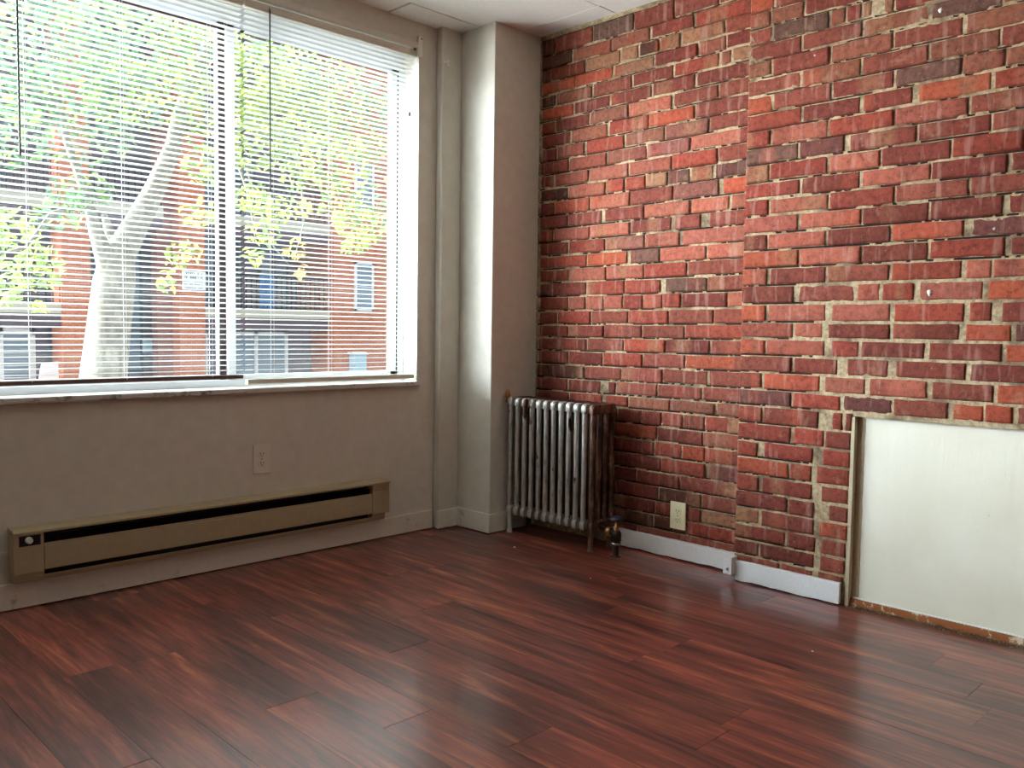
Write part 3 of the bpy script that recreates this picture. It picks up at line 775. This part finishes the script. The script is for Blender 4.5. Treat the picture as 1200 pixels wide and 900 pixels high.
for i in range(900):
    y = r.uniform(.32, 1.33); x = CX+.016-abs(r.gauss(0, .017)); s = r.uniform(.0012, .0045)*(1.3 if r.random() < .1 else 1)
    z = s*.4+max(0, (.018-(CX+.016-x))*.6)*r.random()
    q = [Vector((r.uniform(-1, 1), r.uniform(-1, 1), r.uniform(-.7, .9)))*s for _ in range(5)]
    lo = min(p.z for p in q); 
    m.add([(x+p.x, y+p.y, max(.0004, z+p.z)) for p in q], [(0, 1, 2), (0, 2, 3), (0, 3, 1), (1, 2, 4), (2, 3, 4), (3, 1, 4)])
for i in range(160):     # frayed fibres
    y = r.uniform(.34, 1.30); x = CX+.010-abs(r.gauss(0, .012)); a = r.uniform(0, PI); L = r.uniform(.006, .022)
    m.tube([(x, y, .002), (x+.4*L*math.cos(a), y+.5*L*math.sin(a), .004+r.uniform(0, .006)), (x+L*math.cos(a)*.7, y+L*math.sin(a), .002+r.uniform(0, .006))], .0006, 4)
tag(m.obj('plaster_crumbs', M['crumb']), 'dusty plaster crumbs and fibres along the foot of the cream board', 'debris', kind='stuff')

# ------------------------------------------------------------------ small things
hk = ony(522, 73, 3.265)
m = MB(); m.lathe((hk.x, 3.2679, hk.z), [(.009, 0), (.009, -.003), (.004, -.006), (.004, -.016), (.007, -.022), (.006, -.026)], 'y', 12)
t = thing('wall_hook', 'small white hook high on the narrow pipe chase beside the window', 'hook', (hk.x, 3.2679, hk.z))
m.obj('rosette', M['white'], t)
m = MB(); m.tube([(hk.x, 3.247, hk.z), (hk.x, 3.244, hk.z-.018), (hk.x, 3.240, hk.z-.026), (hk.x, 3.233, hk.z-.020)], .003, 8); m.obj('arm', M['white'], t)
def chip(px, py, s, label, seed):
    d = ray(px, py); p = EYE+d*(-1/d.z); r = random.Random(seed); n = 6
    m = MB(); top = [(p.x+s*r.uniform(.6, 1)*math.cos(2*PI*i/n), p.y+s*r.uniform(.6, 1)*math.sin(2*PI*i/n)) for i in range(n)]
    V = [(x, y, .0004) for x, y in top]+[(p.x+(x-p.x)*.8, p.y+(y-p.y)*.8, .0004+s*.45) for x, y in top]
    m.add(V, [tuple(range(n))[::-1], tuple(range(n, 2*n))]+[(i, (i+1) % n, n+(i+1) % n, n+i) for i in range(n)])
    tag(m.obj('paint_chip', M['chip'], origin=(p.x, p.y, 0)), label, 'paint chip', 'paint chips on the floor')
chip(603, 641.5, .0062, 'white paint chip on the floor in front of the radiator', 1)
chip(722.5, 653, .0058, 'white paint chip lying against the foot of the radiator valve pipe', 2)
chip(952, 763.5, .0042, 'white paint chip on the floor in front of the chimney baseboard', 3)
chip(692, 678, .0034, 'tiny pale paint chip on the floor below the radiator valve', 4)

# ------------------------------------------------------------------ outdoors
FY = 20.0
SKY, SUN, LAMP, EXPO = 1.4, 35.0, 1.0, -0.15
m = MB(); m.box(-2.5, 60, 5.2, 19.0, -1.75, -1.6); struct(m.obj('street', M['asphalt']))  # cut short at the left so the added upward lamp gets through
m = MB(); m.box(-2.5, 60, 3.6, 5.2, -1.75, -1.45); m.box(-2.5, 60, 16.5, 24, -1.75, -1.45); m.box(-2.5, 60, 7.9, 10.1, -1.75, -1.46); struct(m.obj('sidewalk', M['walk']))
fx = lambda px, py=300: ony(px, py, FY).x
fz = lambda px, py: ony(px, py, FY).z
bt = thing('apartment_building', 'orange brick apartment building with dark balconies across the street', 'building', (9, 21, -1.45))
ZT = 8.4
def bp(name, mat, *boxes):
    m = MB()
    for b in boxes: m.box(*b)
    return m.obj(name, M[mat], bt)
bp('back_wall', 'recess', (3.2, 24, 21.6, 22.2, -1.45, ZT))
bp('roof', 'roofing', (3.0, 24.3, 19.6, 22.4, ZT, ZT+.35))
xa0, xa1 = fx(70), fx(104); xb0, xb1, xb2 = fx(190), fx(208), fx(238); xr = fx(386)
bp('brick_pier', 'facade', (xa0, xa1, 19.9, 20.6, -1.45, ZT))
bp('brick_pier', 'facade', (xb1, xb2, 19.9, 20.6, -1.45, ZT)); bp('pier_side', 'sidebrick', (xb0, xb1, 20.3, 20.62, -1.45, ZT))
bp('brick_pier', 'facade', (3.2, 4.1, 19.9, 20.6, -1.45, ZT))
bp('brick_block', 'facade', (xr, 24, 19.8, 21.6, -1.45, ZT))
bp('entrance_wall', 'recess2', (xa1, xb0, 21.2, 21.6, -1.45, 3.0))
for x0, x1 in ((4.1, xa0), (xb2, xr), (xa1, xb0)):
    zs = ((1.22, 1.44), (3.5, 3.72), (5.85, 6.07)) if x1 != xb0 else ((3.5, 3.72), (5.85, 6.07))
    for z0, z1 in zs:
        m = MB(); m.box(x0-.02, x1+.02, 19.95, 21.6, z0, z1); s = m.obj('balcony_slab', M['slab'], bt)
        m = MB(); m.box(x0-.01, x1+.01, 20.0, 20.12, z0-.28, z0); m.obj('fascia', M['fascia'], s)
        m = MB()
        n = int((x1-x0)/.14)
        for i in range(n+1):
            x = x0+(x1-x0)*i/n; m.box(x-.012, x+.012, 20.02, 20.045, z1, z1+.85)
        m.box(x0, x1, 20.015, 20.05, z1+.82, z1+.87); m.obj('railing', M['heaterd'], s)
def window(x0, x1, z0, z1, y, mull=(), fm='extwhite', w=.07, bars=0):
    m = MB()
    m.box(x0, x1, y-.06, y, z0, z0+w); m.box(x0, x1, y-.06, y, z1-w, z1); m.box(x0, x0+w, y-.06, y, z0, z1); m.box(x1-w, x1, y-.06, y, z0, z1)
    for u in mull: m.box(x0+(x1-x0)*u-w/2, x0+(x1-x0)*u+w/2, y-.06, y, z0, z1)
    for i in range(1, bars): m.box(x0, x1, y-.05, y-.02, z0+(z1-z0)*i/bars-.012, z0+(z1-z0)*i/bars+.012)
    f = m.obj('window', M[fm], bt)
    m = MB(); m.box(x0+w*.6, x1-w*.6, y-.03, y-.015, z0+w*.6, z1-w*.6); m.obj('pane', M['extglass'], f)
window(fx(284, 400), fx(357, 400), -1.0, .86, 20.9, (.47,), w=.10)
window(fx(240, 400), fx(262, 400), -1.0, .86, 20.9, (.5,), w=.10)
window(fx(2, 400), fx(56, 400), -1.0, .90, 20.9, (.2,), w=.14, bars=7)
bp('ground_floor_wall', 'recess', (4.1, xa0, 20.9, 21.6, -1.45, 1.3)); bp('ground_floor_wall', 'recess', (xb2, xr, 20.9, 21.6, -1.45, 1.3))
wx0, wx1 = fx(410), fx(432)
window(wx0, wx1, 1.47, 2.80, 19.8, (), w=.06, bars=2)
window(wx0, wx1, 4.2, 5.5, 19.8, (), w=.06, bars=2)
window(xb2+.4, xb2+1.7, 1.45, 3.3, 21.58, (.5,), 'recess2'); window(xb2+2.3, xb2+3.2, 1.45, 3.3, 21.58, (.5,), 'recess2')
window(4.4, 5.6, 1.45, 3.3, 21.58, (.5,), 'recess2'); window(4.4, 5.6, 3.75, 5.6, 21.58, (.5,), 'recess2')
window(xb2+.6, xb2+2.2, 3.75, 5.6, 21.58, (.5,), 'recess2')
# entrance glazing between the piers
dx0, dx1 = xa1+.55, xb0-.05
m = MB()
for u in (0, .33, .66, 1): m.box(dx0+(dx1-dx0)*u-.035, dx0+(dx1-dx0)*u+.035, 21.1, 21.19, -1.4, 2.7)
for z in (-.1, .9, 2.66): m.box(dx0, dx1, 21.1, 21.19, z-.03, z+.03)
f = m.obj('entrance_screen', M['recess2'], bt)
m = MB(); m.box(dx0, dx1, 21.14, 21.16, -1.4, 2.7); m.obj('pane', M['extglass'], f)
# notice on the right pier: a heading over small unreadable print
sx0, sx1 = fx(211, 328), fx(238, 328); sz0, sz1 = fz(224, 340), fz(224, 318)
t = thing('notice_sign', 'white notice sign on the brick pier across the street', 'sign', ((sx0+sx1)/2, 19.88, (sz0+sz1)/2))
m = MB(); m.box(sx0, sx1, 19.86, 19.899, sz0, sz1, bev=.01); m.obj('board', M['sign'], t)
m = MB(); r = random.Random(4)
for row, (h, n, f0, f1) in enumerate(((.062, 9, .14, .90), (.048, 15, .10, .94), (.034, 16, .06, .90), (.030, 14, .06, .86), (.026, 15, .10, .9))):
    zc = sz1-.07-row*.082; x = sx0+(sx1-sx0)*f0; xe = sx0+(sx1-sx0)*f1; st = (xe-x)/n
    for i in range(n):
        if r.random() < .14: x += st; continue
        w = st*.62; th = h*.17
        m.box(x, x+th, 19.857, 19.86, zc-h/2, zc+h/2)
        if r.random() < .6: m.box(x+w-th, x+w, 19.857, 19.86, zc-h/2, zc+h/2)
        for q in (-.5, 0, .5):
            if r.random() < .55: m.box(x, x+w, 19.857, 19.86, zc+h*q-th/2, zc+h*q+th/2)
        x += st
m.obj('lettering', M['ink'], t)
px0, px1 = ony(167, 405, 20.94).x, ony(183, 405, 20.94).x; pz0, pz1 = ony(175, 413, 20.94).z, ony(175, 398, 20.94).z
m = MB(); m.box(px0, px1, 20.93, 20.95, pz0, pz1, bev=.008)
tag(m.obj('door_notice', M['blue']), 'pale sheet taped to the dark glazed entrance beside the tree trunk', 'notice')
# blue sheet hung on the middle balcony
bx0, bx1 = fx(303, 335), fx(321, 335); z0, z1 = 1.9, fz(312, 322)
m = MB(); n = 16; V = []
for i in range(n+1):
    for j in range(5):
        for d in (0, .012): V.append((bx0+(bx1-bx0)*i/n, 19.985-.03*math.sin(i*1.3+j*.4)-d, 1.46+(z1-1.46)*j/4))
F = [((i*5+j)*2+s, ((i+1)*5+j)*2+s, ((i+1)*5+j+1)*2+s, (i*5+j+1)*2+s) for i in range(n) for j in range(4) for s in (0, 1)]
F += [((i*5+j)*2, ((i+1)*5+j)*2, ((i+1)*5+j)*2+1, (i*5+j)*2+1) for i in range(n) for j in (0, 4)]
F += [((i*5+j)*2, (i*5+j+1)*2, (i*5+j+1)*2+1, (i*5+j)*2+1) for i in (0, n) for j in range(4)]
m.add(V, F, 0, True); tag(m.obj('tarp', M['tarp']), 'blue tarp hung over the dark balcony across the street', 'tarp')
# utility box low on the right brick block
ux0, ux1 = ony(411, 430, 19.7).x, ony(425, 430, 19.7).x; uz = ony(418, 412, 19.7).z
t = thing('utility_box', 'pale blue utility box standing against the brick block below its window', 'utility box', ((ux0+ux1)/2, 19.6, -1.45))
m = MB(); m.box(ux0, ux1, 19.5, 19.79, -1.45, uz-.08, bev=.03); m.obj('body', M['blue'], t)
m = MB(); m.prism([(19.47, uz-.08), (19.47, uz-.05), (19.6, uz), (19.795, uz), (19.795, uz-.08)], 'x', ux0-.03, ux1+.03); m.obj('lid', M['extwhite'], t)
# leaning board by the left pier
p0 = ony(52, 445, 19.6); p1 = ony(66, 424, 19.6)
m = MB(); V = []
dx = .28; hgt = p1.z+1.45; base = p0.x-.35
for x, z in ((base, -1.45), (base+.62, -1.45), (p1.x+.10, p1.z), (p1.x-.22, p1.z-.03)):
    V += [(x, 19.55+.25*(z+1.45)/hgt, z), (x, 19.60+.25*(z+1.45)/hgt, z)]
m.add(V, [(0, 2, 4, 6), (1, 3, 5, 7), (0, 2, 3, 1), (2, 4, 5, 3), (4, 6, 7, 5), (6, 0, 1, 7)])
tag(m.obj('leaning_board', M['pink']), 'pale board leaning against the left brick pier across the street', 'board')

# street tree
TY = 9.0
P = lambda px, py, dy=0: ony(px, py, TY+dy)
base = P(121, 445); t = thing('street_tree', 'pale-barked street tree with yellow-green leaves outside the window', 'tree', (base.x-.1, TY, -1.46))
m = MB()
f = P(138, 300)
m.tube([(base.x-.12, TY, -1.47), (base.x-.1, TY, -1.2), P(112, 520), P(121, 445), P(128, 380), P(134, 330), P(140, 298), P(160, 262), P(180, 225), P(203, 172), P(212, 130), P(240, 60), P(275, -40)],
       [.34, .27, .235, .222, .205, .20, .155, .125, .105, .085, .075, .055, .02], 14)
m.tube([P(130, 345), P(124, 305, -.05), P(112, 270, -.1), P(103, 235, -.1), P(80, 170, -.2), P(60, 80, -.3), P(40, -30, -.3)], [.12, .10, .07, .045, .034, .026, .012], 10)
m.tube([P(138, 305), P(127, 268, .1), P(122, 252, .2)], [.07, .05, .03], 8)
m.tube([P(208, 150), P(235, 150, .1), P(270, 120, .3), P(320, 110, .4), P(390, 150, .5), P(430, 210, .5)], [.05, .045, .035, .03, .022, .01], 8)
m.tube([P(330, 112, .4), P(352, 190, .3), P(356, 262, .3), P(346, 300, .3)], [.022, .016, .012, .006], 6)
m.tube([P(290, 200, .3), P(318, 285, .3), P(340, 312, .3)], [.018, .012, .006], 6)
m.tube([P(240, 146, .1), P(275, 180, .2), P(292, 230, .3), P(300, 285, .3)], [.03, .022, .014, .006], 6)
m.tube([P(105, 240, -.1), P(60, 250, -.4), P(30, 290, -.6), P(-10, 300, -.8)], [.032, .022, .014, .008], 8)
m.tube([P(70, 120, -.2), P(20, 90, -.5), P(-60, 60, -.8)], [.04, .03, .012], 8)
m.obj('trunk', M['bark'], t)
G = dict(b=(96, 128, 98), g=(128, 156, 84), y=(186, 192, 98), d=(74, 104, 72), a=(176, 148, 84))
CL = [(60, 40, 95, 60, 520, 'bbgd', 1.3), (150, 45, 90, 50, 520, 'bbgg', 1.2), (60, 110, 70, 40, 300, 'bgd', 1.1), (170, 110, 80, 40, 400, 'ggyb', .9),
      (230, 70, 50, 45, 260, 'gyb', .8), (-60, 60, 70, 90, 260, 'bgd', 1.2), (15, 160, 40, 40, 150, 'bdg', .8), (100, 165, 60, 30, 170, 'bgd', .7), (95, 225, 40, 22, 120, 'gbd', .5),
      (10, 280, 38, 36, 190, 'gyg', .5), (45, 315, 32, 26, 120, 'gyg', .4), (8, 340, 22, 22, 60, 'gy', .3), (45, 362, 9, 7, 14, 'yg', .2), (75, 250, 40, 20, 90, 'gb', .5),
      (240, 195, 25, 25, 90, 'yg', .4), (232, 250, 22, 18, 50, 'gy', .3), (215, 300, 24, 16, 50, 'gy', .3), (195, 330, 12, 14, 22, 'gy', .2), (240, 150, 30, 26, 90, 'gyb', .4),
      (300, 95, 45, 42, 420, 'yygg', .7), (345, 130, 55, 50, 520, 'yygg', .8), (300, 160, 40, 40, 260, 'ygg', .6), (390, 120, 45, 35, 260, 'gyb', .8), (425, 150, 38, 40, 210, 'bggy', .8),
      (395, 190, 42, 34, 260, 'yyg', .6), (425, 262, 34, 22, 200, 'yyg', .4), (400, 240, 26, 24, 120, 'yg', .4), (415, 290, 18, 10, 50, 'gy', .3), (350, 200, 26, 26, 90, 'yg', .4),
      (295, 232, 24, 16, 80, 'yg', .3), (330, 246, 34, 16, 100, 'yyg', .3), (310, 275, 22, 16, 60, 'yyg', .3), (345, 292, 16, 12, 26, 'ya', .2), (352, 318, 9, 9, 14, 'a', .1), (296, 300, 14, 10, 22, 'gy', .2),
      (450, 210, 30, 50, 130, 'byg', .7), (370, 75, 60, 30, 240, 'bgy', .9), (290, 40, 60, 30, 220, 'gby', .9), (470, 120, 40, 40, 120, 'bg', .8)]
m = MB(); tones = []; r = random.Random(17)
for cx_, cy_, rx, ry, n, cols, dep in CL:
    for i in range(int(n*(1.25 if cy_ < 135 else .95))):
        a = r.uniform(0, 2*PI); q = math.sqrt(r.random())
        c = P(cx_+rx*q*math.cos(a), cy_+ry*q*math.sin(a), r.uniform(-dep, dep))
        L = r.uniform(.07, .145); W = L*r.uniform(.4, .58)
        d = Vector((r.uniform(-1, 1), r.uniform(-1, 1), r.uniform(-1.1, .35))).normalized()
        s = d.cross(Vector((r.uniform(-.6, .6), r.uniform(-.6, .6), 1))).normalized(); u = s.cross(d)*(L*.12)
        col = lin(G[r.choice(cols)]); k = r.uniform(.8, 1.2); col = tuple(min(1, v*k) for v in col)
        V = [c-d*L*.5, c-d*L*.1+s*W*.5+u, c+d*L*.25+s*W*.32+u, c+d*L*.5, c+d*L*.25-s*W*.32+u, c-d*L*.1-s*W*.5+u]
        m.add(V, [(0, 1, 2, 3), (0, 3, 4, 5)]); tones += [col]*6
m.obj('foliage', M['leaf'], t, tones=tones)

# ------------------------------------------------------------------ light
w = bpy.data.worlds.new('sky'); sc.world = w; w.use_nodes = True
nt = w.node_tree; bg = nt.nodes['Background']
sky = nt.nodes.new('ShaderNodeTexSky'); sky.sky_type = 'HOSEK_WILKIE'; sky.turbidity = 8; sky.ground_albedo = .4
sky.sun_direction = Vector((-.66, .72, .25)).normalized()
mx = nt.nodes.new('ShaderNodeMix'); mx.data_type = 'RGBA'; mx.inputs[0].default_value = .75
mx.inputs[7].default_value = (.92, .97, 1.0, 1)
nt.links.new(sky.outputs[0], mx.inputs[6]); 
tc = nt.nodes.new('ShaderNodeTexCoord'); dt = nt.nodes.new('ShaderNodeVectorMath'); dt.operation = 'DOT_PRODUCT'     # thin cloud, brightest on the sun's side
dt.inputs[1].default_value = Vector((-.45, .80, .42)).normalized(); nt.links.new(tc.outputs['Generated'], dt.inputs[0])
mr = nt.nodes.new('ShaderNodeMapRange'); mr.inputs['From Min'].default_value = .1; mr.inputs['From Max'].default_value = 1.0
mr.inputs['To Min'].default_value = 1.0; mr.inputs['To Max'].default_value = 9.0; mr.interpolation_type = 'SMOOTHSTEP'
nt.links.new(dt.outputs['Value'], mr.inputs['Value'])
sm = nt.nodes.new('ShaderNodeVectorMath'); sm.operation = 'SCALE'
nt.links.new(mx.outputs[2], sm.inputs[0]); nt.links.new(mr.outputs[0], sm.inputs['Scale']); nt.links.new(sm.outputs[0], bg.inputs['Color'])
bg.inputs['Strength'].default_value = SKY
sun = bpy.data.lights.new('hazy_sun', 'SUN'); sun.energy = SUN; sun.angle = math.radians(50); sun.color = (.80, .92, 1.05)
so = bpy.data.objects.new('hazy_sun', sun); COL.objects.link(so)
sd = Vector((.78, -.625, -math.tan(math.radians(24)))).normalized()
so.rotation_euler = sd.to_track_quat('-Z', 'Y').to_euler()
gs = bpy.data.lights.new('upward_fill', 'SUN'); gs.energy = 16.0; gs.angle = math.radians(30); gs.color = (.95, .97, 1.0)   # added upward lamp standing in for street bounce, brightens the ceiling
go = bpy.data.objects.new('upward_fill', gs); COL.objects.link(go)
go.rotation_euler = Vector((.70, -.71, math.tan(math.radians(23)))).normalized().to_track_quat('-Z', 'Y').to_euler()
la = bpy.data.lights.new('warm_fill', 'AREA'); la.shape = 'DISK'; la.size = .9; la.energy = LAMP; la.color = (1.0, .80, .58)
lo = bpy.data.objects.new('warm_fill', la); COL.objects.link(lo); lo.location = (-.9, -1.0, 2.40)  # unseen warm fill added behind the camera to lift the room
sc.view_settings.view_transform = 'Standard'; sc.view_settings.look = 'None'; sc.view_settings.gamma = 1.0
sc.view_settings.exposure = EXPO; sc.view_settings.use_curve_mapping = False
sc.cycles.use_denoising = True; sc.cycles.max_bounces = 10; sc.cycles.diffuse_bounces = 5; sc.cycles.transparent_max_bounces = 16
